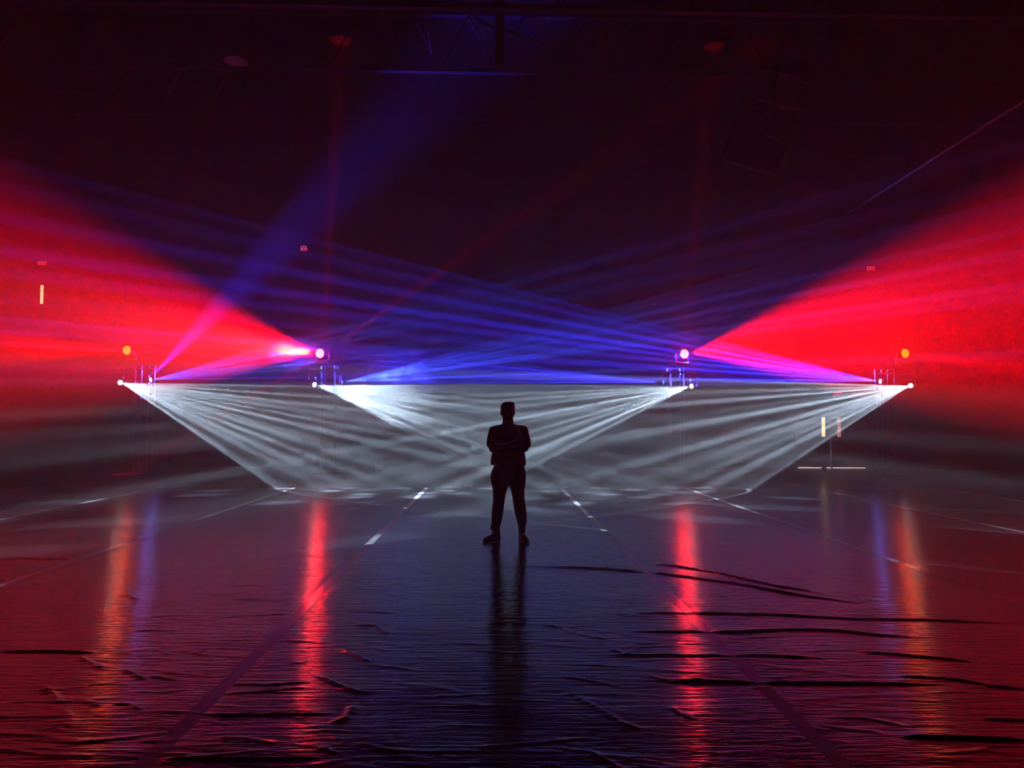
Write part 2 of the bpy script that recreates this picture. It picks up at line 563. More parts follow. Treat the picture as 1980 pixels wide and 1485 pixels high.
def tower(i, t):
    cx = at(t['cx'], 800, TY).x
    root = empty('lighting_tower', (cx, TY + .5, 0))
    w_ = .19
    y0 = TY + .5
    part('base_plate', M_steel, root, (cx - .38, cx + .38, y0 - .38, y0 + .38, 0, .02))
    for sx in (-1, 1):
        for sy in (-1, 1):
            line_part('chord', [(cx + sx * w_, y0 + sy * w_, .021), (cx + sx * w_, y0 + sy * w_, TWH)], .022, root, M_alu, n=12)
    bm = new_bm()
    n = 8
    for k in range(n):
        za, zb_ = .06 + (TWH - .12) * k / n, .06 + (TWH - .12) * (k + 1) / n
        s_ = 1 if k % 2 else -1
        for sy in (-1, 1):
            tube(bm, (cx - s_ * w_, y0 + sy * w_, za), (cx + s_ * w_, y0 + sy * w_, zb_), .008, 6)
            tube(bm, (cx + sy * w_, y0 - s_ * w_, za), (cx + sy * w_, y0 + s_ * w_, zb_), .008, 6)
    rel(mesh_obj('lattice', bm, M_black), root)
    part('top_plate', M_steel, root, (cx - .25, cx + .25, y0 - .25, y0 + .25, TWH, TWH + .015))
    xs = sorted((t['p_white'].x, t['p_blue'].x))
    zb_ = 2.98
    line_part('cross_bar', [(xs[0] - .12, TY, zb_), (xs[1] + .12, TY, zb_)], .024, root, M_alu, n=12)
    for sx in (-1, 1):
        part('bar_clamp', M_black, root, (cx + sx * w_ - .03, cx + sx * w_ + .03, TY - .03, y0 - w_ - .02, zb_ - .035, zb_ + .035))
    return root, TWH + .015, zb_


def orient(o, d):
    o.rotation_euler = Vector(d).to_track_quat('Z', 'Y').to_euler()


def moving_head(name, pos, d, base_z, hang, r, lens_mat, dome=0.0):
    """base, yoke, head with a lens; the head pivots about pos and points along d"""
    x, y, z = pos
    s_ = r / .09
    root = empty(name, (x, y, base_z))
    sg = -1 if hang else 1
    hb = .10
    bz0, bz1 = (base_z - hb, base_z) if hang else (base_z, base_z + hb)
    hwid = .13 * min(1.15, s_)
    bm = new_bm()
    box(bm, x - hwid, x + hwid, y - hwid, y + hwid, bz0, bz1)
    bmesh.ops.bevel(bm, geom=bm.edges[:], offset=.012, segments=2, affect='EDGES')
    rel(mesh_obj('base', bm, M_black), root)
    if hang:
        part('clamp', M_alu, root, (x - .03, x + .03, y - .03, y + .03, base_z, base_z + .025))
    # yoke: two arms in the plane square to the beam's heading
    hd = Vector((d[0], d[1], 0)).normalized()
    sd = Vector((-hd.y, hd.x, 0))
    yr = r * 1.45 + .03
    ym = bz0 if hang else bz1
    bm = new_bm()
    pc = Vector((x, y, ym))
    P_ = Vector(pos)
    for s2 in (-1, 1):
        tube(bm, pc + Vector((0, 0, sg * .012)), pc + sd * s2 * yr + Vector((0, 0, sg * .03)), .025, 8)
        tube(bm, pc + sd * s2 * yr + Vector((0, 0, sg * .02)), P_ + sd * s2 * yr, .025, 8, .032)
        tube(bm, P_ + sd * s2 * yr, P_ + sd * s2 * r * 1.0, .03, 10)
    rel(mesh_obj('yoke', bm, M_black), root)
    prof = [(-1.9, .55), (-1.75, .85), (-1.0, 1.12), (.2, 1.15), (.75, 1.1), (.95, 1.08), (.95, .9)]
    vs, fs = [], []
    n = 24
    for zz, rr in prof:
        for k in range(n):
            a = 2 * math.pi * k / n
            vs.append((rr * r * math.cos(a), rr * r * math.sin(a), zz * r))
    for j in range(len(prof) - 1):
        for k in range(n):
            fs.append((j * n + k, j * n + (k + 1) % n, (j + 1) * n + (k + 1) % n, (j + 1) * n + k))
    fs.append(tuple(range(n))[::-1])
    fs.append(tuple((len(prof) - 1) * n + k for k in range(n)))
    head = shape_obj('head', vs, fs, M_black, smooth=False)
    head.rotation_euler = Vector(d).to_track_quat('Z', 'Y').to_euler()
    head.parent = root
    head.location = (0, 0, z - base_z)
    vs, fs = [(0, 0, r * (.96 + dome))], []
    m_ = 5
    NL = 14
    lr = r * (1.05 if dome else .85)
    for j in range(1, m_ + 1):
        a = j / m_ * math.pi / 2
        for k in range(NL):
            b = 2 * math.pi * k / NL
            vs.append((lr * math.sin(a) * math.cos(b), lr * math.sin(a) * math.sin(b), r * .96 + (r * dome + .002) * math.cos(a)))
    for k in range(NL):
        fs.append((0, 1 + k, 1 + (k + 1) % NL))
    for j in range(m_ - 1):
        for k in range(NL):
            fs.append((1 + j * NL + k, 1 + (j + 1) * NL + k, 1 + (j + 1) * NL + (k + 1) % n, 1 + j * NL + (k + 1) % NL))
    shape_obj('lens', vs, fs, lens_mat, parent=head, smooth=True)
    return root


M_lw = mat('lens_white', (0.5, 0.5, 0.5), 0.2, emit=(0.85, 0.95, 1.0), strength=30)
M_lb = mat('lens_blue', (0.1, 0.2, 0.5), 0.2, emit=(0.22, 0.26, 1.0), strength=90)
M_lb2 = mat('lens_blue_dim', (0.1, 0.2, 0.5), 0.2, emit=(0.05, 0.2, 1.0), strength=3)
M_ly = mat('lens_amber_red', (0.5, 0.2, 0.1), 0.2, emit=(1.0, 0.012, 0.0), strength=90)
M_lr = mat('lens_hot_red', (0.5, 0.2, 0.1), 0.2, emit=(1.0, 0.007, 0.005), strength=260)
for m_ in (M_lw, M_lb, M_lb2, M_ly, M_lr):
    m_.cycles.emission_sampling = 'NONE'
WHERE = ('far left', 'left of the man', 'right of the man', 'far right')
for i, t in enumerate(TW):
    root, topz, barz = tower(i, t)
    tag(root, 'slim aluminium truss tower with a short cross bar, ' + ('leftmost of four', 'second of four from the left',
        'third of four from the left', 'rightmost of four')[i], 'lighting tower', 'lighting towers in a row behind the man')
    pw = t['p_wash']
    head = moving_head('wash_light', pw, t['d_head'], topz, False, .125, M_ly if i in (0, 3) else M_lr, .85)
    tag(head, ('glowing yellow wash light on top of the leftmost tower', 'glowing white-hot wash light with orange plume, on the second tower from the left',
               'glowing white-hot wash light on top of the third tower from the left', 'glowing yellow wash light on top of the rightmost tower')[i],
        'stage light', 'red wash lights on the towers')
    h2 = moving_head('spot_light', t['p_white'], t['d_white'], barz - .05, True, .065, M_lw, .45)
    tag(h2, 'spot light on a tower bar throwing white rays, ' + ('farthest left', 'second from the left', 'third from the left', 'farthest right')[i],
        'stage light', 'white spot lights on the tower bars')
    h3 = moving_head('spot_light', t['p_blue'], t['d_blue'], barz - .05, True, .06, M_lb if i in (0, 3) else M_lb2, .45)
    tag(h3, 'spot light throwing blue rays, on the bar of ' + ('the leftmost tower', 'the second tower from the left', 'the third tower from the left', 'the rightmost tower')[i],
        'stage light', 'blue spot lights on the tower bars')
# ------------------------------------------------------------------ vinyl floor sheets
def ground(px, py):
    d = fw + rt * ((px - 990) / F_PX) - up * ((py - 742.5) / F_PX)
    k = -EYE.z / d.z
    return EYE + d * k


EDGE = [-13.55, -10.5, -7.5, -4.52, -1.53, 1.56, 4.45, 7.45, 10.45, 13.5]
FARY = 17.7
rng = random.Random(7)
RIDGE = []      # (points, height, width)


def ridge_px(pts, h, w_):
    RIDGE.append(([ground(*p) for p in pts], h, w_))


# long folds that read as dark lines, right of the man
for pts, h, w_ in (
        ([(1250, 1090), (1310, 1096), (1400, 1112), (1500, 1135), (1590, 1148)], .022, .05),
        ([(1000, 1095), (1180, 1102), (1280, 1111), (1420, 1130), (1560, 1155), (1680, 1170)], .022, .05),
        ([(1200, 1187), (1360, 1188), (1500, 1190), (1650, 1198), (1780, 1200), (1980, 1208)], .016, .04),
        ([(1210, 1222), (1420, 1224), (1540, 1219), (1620, 1221), (1700, 1230), (1790, 1234)], .016, .04),
        ([(1160, 1268), (1320, 1269), (1480, 1270), (1600, 1275)], .012, .035),
        ([(1660, 1262), (1740, 1268), (1880, 1281)], .014, .035),
        ([(1270, 1315), (1340, 1319), (1460, 1322), (1560, 1323), (1700, 1325), (1830, 1326)], .016, .03),
        ([(1740, 1309), (1850, 1316), (1920, 1330), (1990, 1336)], .014, .03),
        ([(1250, 1308), (1300, 1322), (1372, 1317)], .014, .02),
        ([(1620, 1389), (1680, 1391), (1760, 1408)], .012, .02),
        ([(1740, 1427), (1860, 1430), (1990, 1434)], .018, .03),
        ([(1900, 1392), (1990, 1396)], .016, .03),
        ([(1110, 1348), (1160, 1375), (1205, 1402), (1245, 1413)], .014, .018),
        ([(1290, 1368), (1340, 1394)], .014, .018),
        ([(1130, 1450), (1180, 1478), (1220, 1500)], .014, .016),
        ([(1050, 1205), (1120, 1228), (1200, 1243)], .010, .02), ([(1180, 1255), (1225, 1273)], .014, .02),
        ([(1090, 1310), (1150, 1320), (1205, 1332)], .010, .016),
        ([(0, 1081), (80, 1083), (148, 1082)], .05, .09),
        ([(0, 1262), (100, 1262), (180, 1264)], .016, .03),
        # near left and centre
        ([(612, 1306), (650, 1325), (690, 1341), (725, 1342)], .020, .022),
        ([(642, 1402), (668, 1392), (684, 1366)], .024, .022),
        ([(400, 1384), (480, 1386), (560, 1383), (640, 1383)], .012, .016),
        ([(440, 1325), (520, 1327), (596, 1320)], .010, .016), ([(420, 1345), (500, 1341), (590, 1332)], .008, .014),
        ([(320, 1469), (430, 1472), (620, 1469)], .014, .014),
        ([(660, 1256), (700, 1275), (715, 1282)], .014, .02), ([(685, 1210), (725, 1212), (755, 1230)], .016, .022),
        ([(742, 1148), (790, 1160)], .012, .02), ([(745, 1125), (798, 1137)], .012, .02),
        ([(812, 1099), (830, 1112)], .014, .03), ([(705, 1181), (755, 1188)], .01, .02),
        ([(235, 1296), (258, 1306), (276, 1316)], .018, .022), ([(290, 1308), (340, 1318)], .012, .018),
        ([(148, 1272), (175, 1283), (200, 1298)], .016, .022), ([(78, 1325), (105, 1345), (115, 1362)], .016, .022),
        ([(290, 1256), (330, 1268)], .010, .02), ([(350, 1258), (400, 1270)], .010, .02),
        ([(165, 1355), (190, 1368)], .014, .02), ([(216, 1362), (250, 1365), (268, 1376)], .012, .016),
        ([(540, 1240), (640, 1244)], .010, .02), ([(560, 1283), (590, 1284)], .010, .02),
        ([(240, 1152), (262, 1160)], .02, .03), ([(250, 1222), (300, 1220), (350, 1222)], .010, .02),
        ([(690, 1440), (740, 1452), (768, 1458)], .012, .014), ([(620, 1448), (650, 1462)], .016, .016)):
    ridge_px(pts, h * (.8 if abs(pts[-1][0] - pts[0][0]) > 150 else .5), w_ * .8)
# finer random creasing, mostly along the cross-wise direction
for k in range(480):
    y = 3.0 + 9.0 * rng.random() ** 1.3
    x = rng.uniform(-.62, .66) * y * 1.05
    if x > 1.7 and rng.random() < .5: continue
    L = rng.uniform(.15, .7) * (0.7 + y * .06)
    a = rng.gauss(-.15 if x < 1 else -.05, .28)
    dx, dy = math.cos(a) * L / 2, math.sin(a) * L / 2
    RIDGE.append(([Vector((x - dx, y - dy, 0)), Vector((x, y + rng.uniform(-.03, .03), 0)), Vector((x + dx, y + dy, 0))],
                  rng.uniform(.001, .0038), rng.uniform(.012, .028)))
ROWS = [-1.5]
while ROWS[-1] < FARY:
    y = ROWS[-1]
    ROWS.append(y + (.15 if y < 2.6 else max(.009, .0006 * y * y)))
ROWS[-1] = FARY
ROWS = np.array(ROWS)
SEGS = []
for pts, h, w_ in RIDGE:
    n_ = len(pts) - 1
    cum = [0]
    for p_, q_ in zip(pts, pts[1:]): cum.append(cum[-1] + (q_ - p_).length)
    for k in range(n_):
        SEGS.append((pts[k], pts[k + 1], cum[k] / cum[-1], cum[k + 1] / cum[-1], h, w_, id(pts)))


def height(X, Y, edges):
    """wrinkle height over the points (X, Y)"""
    H = np.zeros_like(X)
    acc = {}
    for a, b, t0, t1, h, w_, key in SEGS:
        m_ = w_ * 3
        x0, x1 = min(a.x, b.x) - m_, max(a.x, b.x) + m_
        y0, y1 = min(a.y, b.y) - m_, max(a.y, b.y) + m_
        r0, r1 = np.searchsorted(ROWS, y0), np.searchsorted(ROWS, y1)
        if r1 <= r0: continue
        cs = np.where((X[0] > x0) & (X[0] < x1))[0]
        if len(cs) == 0: continue
        c0, c1 = cs[0], cs[-1] + 1
        xs, ys = X[r0:r1, c0:c1], Y[r0:r1, c0:c1]
        dx, dy = b.x - a.x, b.y - a.y
        L2 = dx * dx + dy * dy + 1e-9
        t = np.clip(((xs - a.x) * dx + (ys - a.y) * dy) / L2, 0, 1)
        d = np.hypot(xs - a.x - t * dx, ys - a.y - t * dy)
        s_ = t0 + t * (t1 - t0)
        val = h * np.exp(-(d / w_) ** 2 * 1.5) * np.clip(np.minimum(s_, 1 - s_) * 6, 0, 1) ** .7
        cur = acc.setdefault(key, np.zeros_like(X) if False else {})
        cur[(r0, r1, c0, c1)] = val
    for d_ in acc.values():
        if len(d_) == 1:
            (k_, v_), = d_.items()
            H[k_[0]:k_[1], k_[2]:k_[3]] += v_
        else:
            R0 = min(k[0] for k in d_); R1 = max(k[1] for k in d_); C0 = min(k[2] for k in d_); C1 = max(k[3] for k in d_)
            T = np.zeros((R1 - R0, C1 - C0))
            for k_, v_ in d_.items():
                sl = T[k_[0] - R0:k_[1] - R0, k_[2] - C0:k_[3] - C0]
                np.maximum(sl, v_, out=sl)
            H[R0:R1, C0:C1] += T
    # slow swell of the sheet
    H += .0016 * (np.sin(X * 2.1 + np.sin(Y * 1.7) * 1.3) * np.sin(Y * 3.1 + X * .8) + 1)
    H += .0010 * (np.sin(Y * 9.3 + np.sin(X * 1.9) * 1.8) + 1)
    return H


def grid_obj(name, xs, m_, lift, edge_taper=True):
    X, Y = np.meshgrid(xs, ROWS)
    H = height(X, Y, None)
    if edge_taper:
        e = np.minimum(X - xs[0], xs[-1] - X)
        H = H * np.clip(.35 + e * 6, .35, 1)
    else:
        H = H * .38
    Z = .004 + H + lift
    nr, nc = X.shape
    co = np.stack([X, Y, Z], -1).reshape(-1, 3).astype(np.float32)
    i = np.arange(nr * nc).reshape(nr, nc)
    f_ = np.stack([i[:-1, :-1], i[:-1, 1:], i[1:, 1:], i[1:, :-1]], -1).reshape(-1, 4)
    me = bpy.data.meshes.new(name)
    me.vertices.add(len(co))
    me.vertices.foreach_set('co', co.ravel())
    me.loops.add(f_.size)
    me.loops.foreach_set('vertex_index', f_.ravel().astype(np.int32))
    me.polygons.add(len(f_))
    me.polygons.foreach_set('loop_start', (np.arange(len(f_)) * 4).astype(np.int32))
    me.polygons.foreach_set('loop_total', np.full(len(f_), 4, np.int32))
    me.polygons.foreach_set('use_smooth', np.ones(len(f_), bool))
    me.update(calc_edges=True)
    me.materials.append(m_)
    return link(bpy.data.objects.new(name, me))


def vinyl(name, color, rough, b1, b2):
    m = bpy.data.materials.new(name)
    m.use_nodes = True
    nt = m.node_tree
    b = nt.nodes['Principled BSDF']
    b.inputs['Base Color'].default_value = (*color, 1)
    b.inputs['Roughness'].default_value = rough
    b.inputs['Specular IOR Level'].default_value = 0.8
    b.inputs['Coat Weight'].default_value = .25
    b.inputs['Coat Roughness'].default_value = .42
    tc = nt.nodes.new('ShaderNodeTexCoord')

    def n(sx, sy, scale, detail):
        mp = nt.nodes.new('ShaderNodeMapping')
        mp.inputs['Scale'].default_value = (sx, sy, 1)
        nt.links.new(tc.outputs['Object'], mp.inputs[0])
        t = nt.nodes.new('ShaderNodeTexNoise')
        t.inputs['Scale'].default_value = scale
        t.inputs['Detail'].default_value = detail
        nt.links.new(mp.outputs[0], t.inputs['Vector'])
        return t.outputs['Fac']
    cr = n(1.5, 12, 1.8, 4)       # cross-wise ripples
    fine = n(5, 40, 1.4, 2)
    def bump(h, dist, prev=None):
        bp = nt.nodes.new('ShaderNodeBump')
        bp.inputs['Strength'].default_value = 1
        bp.inputs['Distance'].default_value = dist
        nt.links.new(h, bp.inputs['Height'])
        if prev: nt.links.new(prev, bp.inputs['Normal'])
        return bp.outputs[0]
    nt.links.new(bump(fine, b2, bump(cr, b1)), b.inputs['Normal'])
    rn = n(1, 2, 1.5, 4)
    mr = nt.nodes.new('ShaderNodeMapRange')
    mr.inputs['To Min'].default_value = rough * .7
    mr.inputs['To Max'].default_value = rough * 1.4
    nt.links.new(rn, mr.inputs['Value'])
    nt.links.new(mr.outputs[0], b.inputs['Roughness'])
    return m


M_vinyl = vinyl('black_vinyl', (0.055, 0.050, 0.062), 0.15, .0055, .0022)
M_tape = vinyl('clear_tape', (1.0, 0.96, 1.0), 0.14, .002, .001)
WHICH = ('at the far left edge of the hall', 'second from the far left', 'third from the left', 'left of the long left tape line',
         'in the middle, under the man', 'right of the long right tape line', 'third from the right', 'second from the far right', 'at the far right edge of the hall')
for k in range(9):
    a, b = EDGE[k] + .004, EDGE[k + 1] - .004
    near = 3 <= k <= 5
    nx = int((b - a) / (.018 if near else .03))
    o = grid_obj('floor_sheet', np.linspace(a, b, nx), M_vinyl, 0)
    tag(o, 'glossy black vinyl floor sheet ' + WHICH[k], 'floor sheet', 'glossy black vinyl sheets on the hall floor')
TL = ('leftmost tape line, at the far left of the floor', 'tape line left of the leftmost reflections', 'tape line running out to the left edge of the picture',
      'long tape line from the lower left corner towards the man', 'long tape line from the lower right towards the man',
      'tape line running out to the right edge of the picture', 'tape line below the double doors and far right tower', 'rightmost tape line, at the far right of the floor')
for k in range(1, 9):
    x = EDGE[k]
    o = grid_obj('floor_tape', np.linspace(x - .045, x + .045, 6), M_tape, .0012, False)
    tag(o, 'shiny seam tape, ' + TL[k - 1], 'tape', 'seam tape between the vinyl sheets')
# ------------------------------------------------------------------ the man
MY = 9.87                         # he stands here, facing the camera, arms folded
MX = at(983, 1040, MY).x
PPM = F_PX / MY


def mp(px, py, y=0.0):
    """point of the body seen at a pixel, y metres nearer (-) or farther (+) than his centre plane"""
    return at(px, py, MY + y)


class Blob:
    """overlapping tubes and ellipsoids, fused into one continuous skin by a voxel remesh"""
    def __init__(s): s.bm = bmesh.new()

    def loft(s, secs, n=20, cap=True):
        """secs: (centre, rx, ry[, axis]) rings; rx across (world x), ry in depth (world y) unless a tangent frame is needed"""
        rings = []
        for c_, rx, ry, ax, ay in secs:
            rings.append([s.bm.verts.new(Vector(c_) + ax * rx * math.cos(2 * math.pi * k / n) + ay * ry * math.sin(2 * math.pi * k / n)) for k in range(n)])
        for A, B in zip(rings, rings[1:]):
            for k in range(n):
                s.bm.faces.new((A[k], A[(k + 1) % n], B[(k + 1) % n], B[k]))
        s.bm.faces.new(rings[0][::-1])
        s.bm.faces.new(rings[-1])

    def vert(s, rows, n=24):
        """rows of (centre, rx, ry) stacked vertically"""
        X_, Y_ = Vector((1, 0, 0)), Vector((0, 1, 0))
        s.loft([(c_, a, b, X_, Y_) for c_, a, b in rows], n)

    def tube(s, pts, rad, flat=1.0, n=14):
        pts = [Vector(p) for p in pts]
        rad = [rad] * len(pts) if isinstance(rad, (int, float)) else rad
        secs = []
        for i, p in enumerate(pts):
            t = (pts[min(i + 1, len(pts) - 1)] - pts[max(i - 1, 0)]).normalized()
            ax = t.cross(Vector((0, 0, 1)))
            if ax.length < .2: ax = t.cross(Vector((0, 1, 0)))
            ax.normalize()
            secs.append((p, rad[i] * flat, rad[i], ax, t.cross(ax)))
        s.loft(secs, n)
        s.ball(pts[0], (rad[0] * .98,) * 3)
        s.ball(pts[-1], (rad[-1] * .98,) * 3)

    def ball(s, c_, r, rot=None, n=16):
        M = Matrix.Translation(Vector(c_))
        if rot: M = M @ rot.to_matrix().to_4x4()
        M = M @ Matrix.Diagonal((*r, 1))
        bmesh.ops.create_uvsphere(s.bm, u_segments=n, v_segments=n // 2 + 2, radius=1, matrix=M)

    def done(s, name, m_, voxel, root, it=6, fac=.5):
        me = bpy.data.meshes.new(name)
        bmesh.ops.recalc_face_normals(s.bm, faces=s.bm.faces[:])
        s.bm.to_mesh(me)
        s.bm.free()
        o = bpy.data.objects.new(name, me)
        COL.objects.link(o)
        r_ = o.modifiers.new('r', 'REMESH')
        r_.mode = 'VOXEL'
        r_.voxel_size = voxel
        sm = o.modifiers.new('s', 'SMOOTH')
        sm.factor = fac
        sm.iterations = it
        bpy.context.view_layer.update()
        me2 = bpy.data.meshes.new_from_object(o.evaluated_get(bpy.context.evaluated_depsgraph_get()))
        o.modifiers.clear()
        o.data = me2
        me2.name = name
        me2.materials.clear()
        me2.materials.append(m_)
        for p in me2.polygons: p.use_smooth = True
        return rel(o, root)


def cloth(name, color, sc):
    m = mat(name, color, 0.85, spec=0.15, noise=sc)
    return m


M_skin = mat('skin', (0.11, 0.055, 0.04), 0.55, spec=0.3, noise=40)
M_shirt = cloth('dark_shirt_cloth', (0.34, 0.06, 0.12), 60)
M_trou = cloth('trouser_cloth', (0.10, 0.035, 0.08), 60)
M_hair = mat('dark_hair', (0.012, 0.008, 0.006), 0.6, noise=90)
M_shoe = mat('shoe_upper', (0.02, 0.02, 0.022), 0.5, noise=50)
M_sole = mat('shoe_sole', (0.03, 0.03, 0.03), 0.6)
M_lace = mat('white_lace', (0.8, 0.78, 0.76), 0.5)
M_eye = mat('eye_white', (0.6, 0.58, 0.55), 0.2)
man = empty('person', (MX, MY, 0))
tag(man, 'person standing with folded arms in dark shirt, trousers and laced shoes, alone on the floor', 'person')
GZ = .012


def fz(px, py, y=0): return mp(px, py, y)


def row(xl, xr, py, ry, y=0.0):
    a, b = mp(xl, py, y), mp(xr, py, y)
    return ((a + b) / 2, (b - a).length / 2, ry)


# body: head, neck, trunk, arms, hands and legs as one surface
B = Blob()
hx = 981.6
# trunk
B.vert([row(960, 1004, 902, .105, .0), row(953, 1012, 890, .125), row(954, 1011, 868, .12), row(953, 1013, 850, .12), row(954, 1012, 838, .11, .01),
        row(958, 1008, 829, .09, .02), row(965, 1000, 823, .07, .02)])
# neck and head
B.vert([row(969, 996, 826, .075, .015), row(971, 993.6, 819, .066, .01), row(971.5, 992.8, 813, .064, .0), row(972, 992, 806, .064, .0)])
B.vert([row(974.5, 989, 813.5, .045, -.045), row(972.2, 991.4, 810, .070, -.03), row(970.2, 993.6, 804, .090, -.015), row(969.2, 994.6, 797, .097, -.008), row(968.8, 994.8, 790, .099, 0),
        row(969.6, 994.2, 784, .094, .004), row(972.4, 991.6, 780.4, .075, .006), row(976.5, 987.5, 778.6, .045, .006)])
# face
fy = -.100
nz = mp(hx + .3, 800, fy)
B.tube([mp(hx + .3, 795, fy + .006), mp(hx + .3, 799, fy - .010), mp(hx + .3, 801.3, fy - .020)], [.008, .011, .014])
for s_ in (-1, 1):
    B.ball(mp(hx + s_ * 2.0, 801.8, fy - .006), (.009, .012, .008))
    B.tube([mp(hx + s_ * 2.4, 794.3, fy + .004), mp(hx + s_ * 7.5, 794.6, fy + .016)], [.008, .006])      # brow
    B.ball(mp(hx + s_ * 7.8, 800.6, fy + .026), (.019, .016, .014))                                             # cheek
    B.ball(mp(hx + s_ * 4.7, 797.4, fy + .016), (.014, .012, .007))
    # ear: rim and lobe
    e = mp(hx + s_ * 13.1, 799.2, .008)
    B.ball(e, (.010, .020, .031), Matrix.Rotation(s_ * R(12), 3, 'Y').to_euler())
B.tube([mp(hx - 3.4, 806.2, fy + .010), mp(hx, 805.9, fy + .001), mp(hx + 3.4, 806.2, fy + .010)], [.004, .006, .004])
B.tube([mp(hx - 2.8, 807.4, fy + .011), mp(hx, 807.6, fy + .002), mp(hx + 2.8, 807.4, fy + .011)], [.004, .0065, .004])
B.ball(mp(hx, 811.2, fy + .018), (.022, .018, .015))
# shoulders, arms
for s_, sh, el in ((-1, (954.5, 832), (952.2, 868)), (1, (1012, 831.5), (1015, 867))):
    B.tube([mp(983 + s_ * 12, 832, .02), mp(sh[0] - s_ * 1.5, sh[1] + 2, .015)], [.04, .048])
    B.tube([mp(sh[0] - s_ * 1.5, sh[1] + 2, .015), mp(sh[0] * .45 + el[0] * .55 - s_ * 0.2, 850, -.02), mp(*el, -.07)], [.050, .052, .044])
# left-of-picture forearm passes over, its hand lies on the other upper arm; the other forearm tucks under
fa = [mp(952.2, 868, -.07), mp(966, 866, -.17), mp(984, 859, -.215), mp(996, 854, -.205)]
fb = [mp(1015, 867, -.07), mp(1001, 869, -.135), mp(984, 865, -.155), mp(971, 858, -.150)]
B.tube(fa, [.046, .044, .034, .027], 1.0)
B.tube(fb, [.046, .044, .034, .027], 1.0)


def hand(wrist, dirn, back, spread, curl, side):
    """palm, four unequal fingers with two bends each, and a thumb from the side of the palm"""
    d = Vector(dirn).normalized()
    nrm = Vector(back).normalized()
    nrm = (nrm - d * nrm.dot(d)).normalized()
    ac = d.cross(nrm) * side
    palm = Vector(wrist) + d * .045
    M = Matrix((ac, d, nrm)).transposed()
    B.ball(palm, (.042, .052, .017), M.to_euler())
    B.ball(Vector(wrist) + d * .01, (.028, .03, .020), M.to_euler())
    for k, (off, L, rr) in enumerate(((-.031, .070, .0088), (-.0105, .079, .0092), (.0105, .074, .009), (.030, .058, .008))):
        p0 = palm + d * .035 + ac * off
        dd = (d + ac * off * spread).normalized()
        pts = [p0]
        for j, fr in enumerate((.45, .3, .25)):
            ang_ = curl * (j + .6)
            v = dd * math.cos(ang_) - nrm * math.sin(ang_)
            pts.append(pts[-1] + v * L * fr)
        B.tube(pts, [rr, rr * .97, rr * .9, rr * .78], n=10)
    t0 = palm - ac * .034 - d * .012
    t1 = t0 - ac * .018 + d * .026
    t2 = t1 + d * .027 - nrm * .006 - ac * .004
    B.tube([palm - ac * .015 - d * .02, t0, t1, t2], [.014, .0125, .011, .0085], n=10)


hand(fa[-1], Vector((.95, .28, .20)), Vector((.25, -1, .15)), 3, .42, -1)
hand(fb[-1], Vector((-.9, .40, .25)), Vector((-.3, -1, .1)), 2, .30, 1)
# legs
LEGS = [
    [row(955, 984, 905, .10), row(951.5, 984, 922, .105), row(953.5, 981.5, 940, .095), row(956.5, 976.5, 958, .075, .005), row(956.5, 975, 972, .062),
     row(955.5, 973, 988, .062, .015), row(955.5, 969, 1004, .050, .015), row(954.5, 966, 1020, .042, .01), row(953, 965, 1033, .042, 0)],
    [row(983, 1012, 905, .10), row(983, 1014.5, 922, .105), row(986, 1012.5, 940, .095), row(991, 1011.5, 958, .075, .005), row(994, 1013, 972, .062),
     row(996, 1014.5, 988, .062, .015), row(1000, 1015, 1004, .050, .015), row(1003, 1014.5, 1020, .042, .01), row(1004, 1015, 1033, .042, 0)]]
for L in LEGS: B.vert(L)
B.vert([row(956, 1011, 903, .105), row(953, 1014, 918, .11), row(960, 1008, 934, .09)])
body = B.done('body', M_skin, .0055, man, it=3)

# eyes
for s_ in (-1, 1):
    bm = new_bm()
    bmesh.ops.create_uvsphere(bm, u_segments=12, v_segments=8, radius=.0115, matrix=Matrix.Translation(mp(hx + s_ * 4.7, 797.2, fy + .0165)))
    rel(mesh_obj('eye', bm, M_eye, smooth=True), man)

# hair: short, with a tuft standing up at the front corner
B = Blob()
B.vert([row(968.4, 995.4, 795, .070, .040), row(967.9, 995.6, 790, .088, .022), row(968.0, 995.4, 785.5, .102, .008), row(969.8, 994.2, 781.8, .094, .004), row(972.8, 991.6, 779, .074, .0), row(977, 988, 777.4, .045, .0)])
for px, py, qx, qy, y in ((986, 779, 994.2, 778.6, -.05), (988, 780, 995.6, 781.5, -.06), (984, 778.6, 990, 777.1, -.07), (975, 779.6, 984, 777.2, -.07), (972, 782, 977, 778.2, -.06),
                          (990, 779.2, 995.2, 780.2, -.03)):
    B.tube([mp(px, py, y), mp((px + qx) / 2, (py + qy) / 2 - .8, y - .01), mp(qx, qy, y - .01)], [.014, .010, .0035], n=8)
B.done('hair', M_hair, .0045, man, it=2)

# shirt: loose short-sleeved, hanging over the waistband
B = Blob()
B.vert([row(949.2, 1016.8, 899.5, .150), row(948.4, 1017.4, 894, .155), row(949.8, 1016.2, 884, .150), row(952.2, 1014.4, 873, .142), row(951.5, 1015, 860, .135), row(951, 1015, 846, .13), row(952.5, 1013.5, 835, .122, .01),
        row(957, 1009.5, 828.2, .105, .015), row(963.5, 1002, 823.6, .086, .018), row(969.3, 995.6, 820.2, .076, .014)], n=32)
for s_, sh, el in ((-1, (954.6, 833.5), (950.6, 853)), (1, (1011.8, 832.6), (1016.2, 853))):
    B.tube([mp(983 + s_ * 14, 829.5, .02), mp(*sh, .015)], [.056, .066])
    a, b = mp(*sh, .015), mp(*el, -.02)
    B.tube([a, a.lerp(b, .5), b, b + (b - a) * .28], [.066, .065, .066, .063])
shirt = B.done('shirt', M_shirt, .007, man, it=4)
B = Blob()       # short collar standing round the neck
cc = mp(982.2, 819.6, .012)
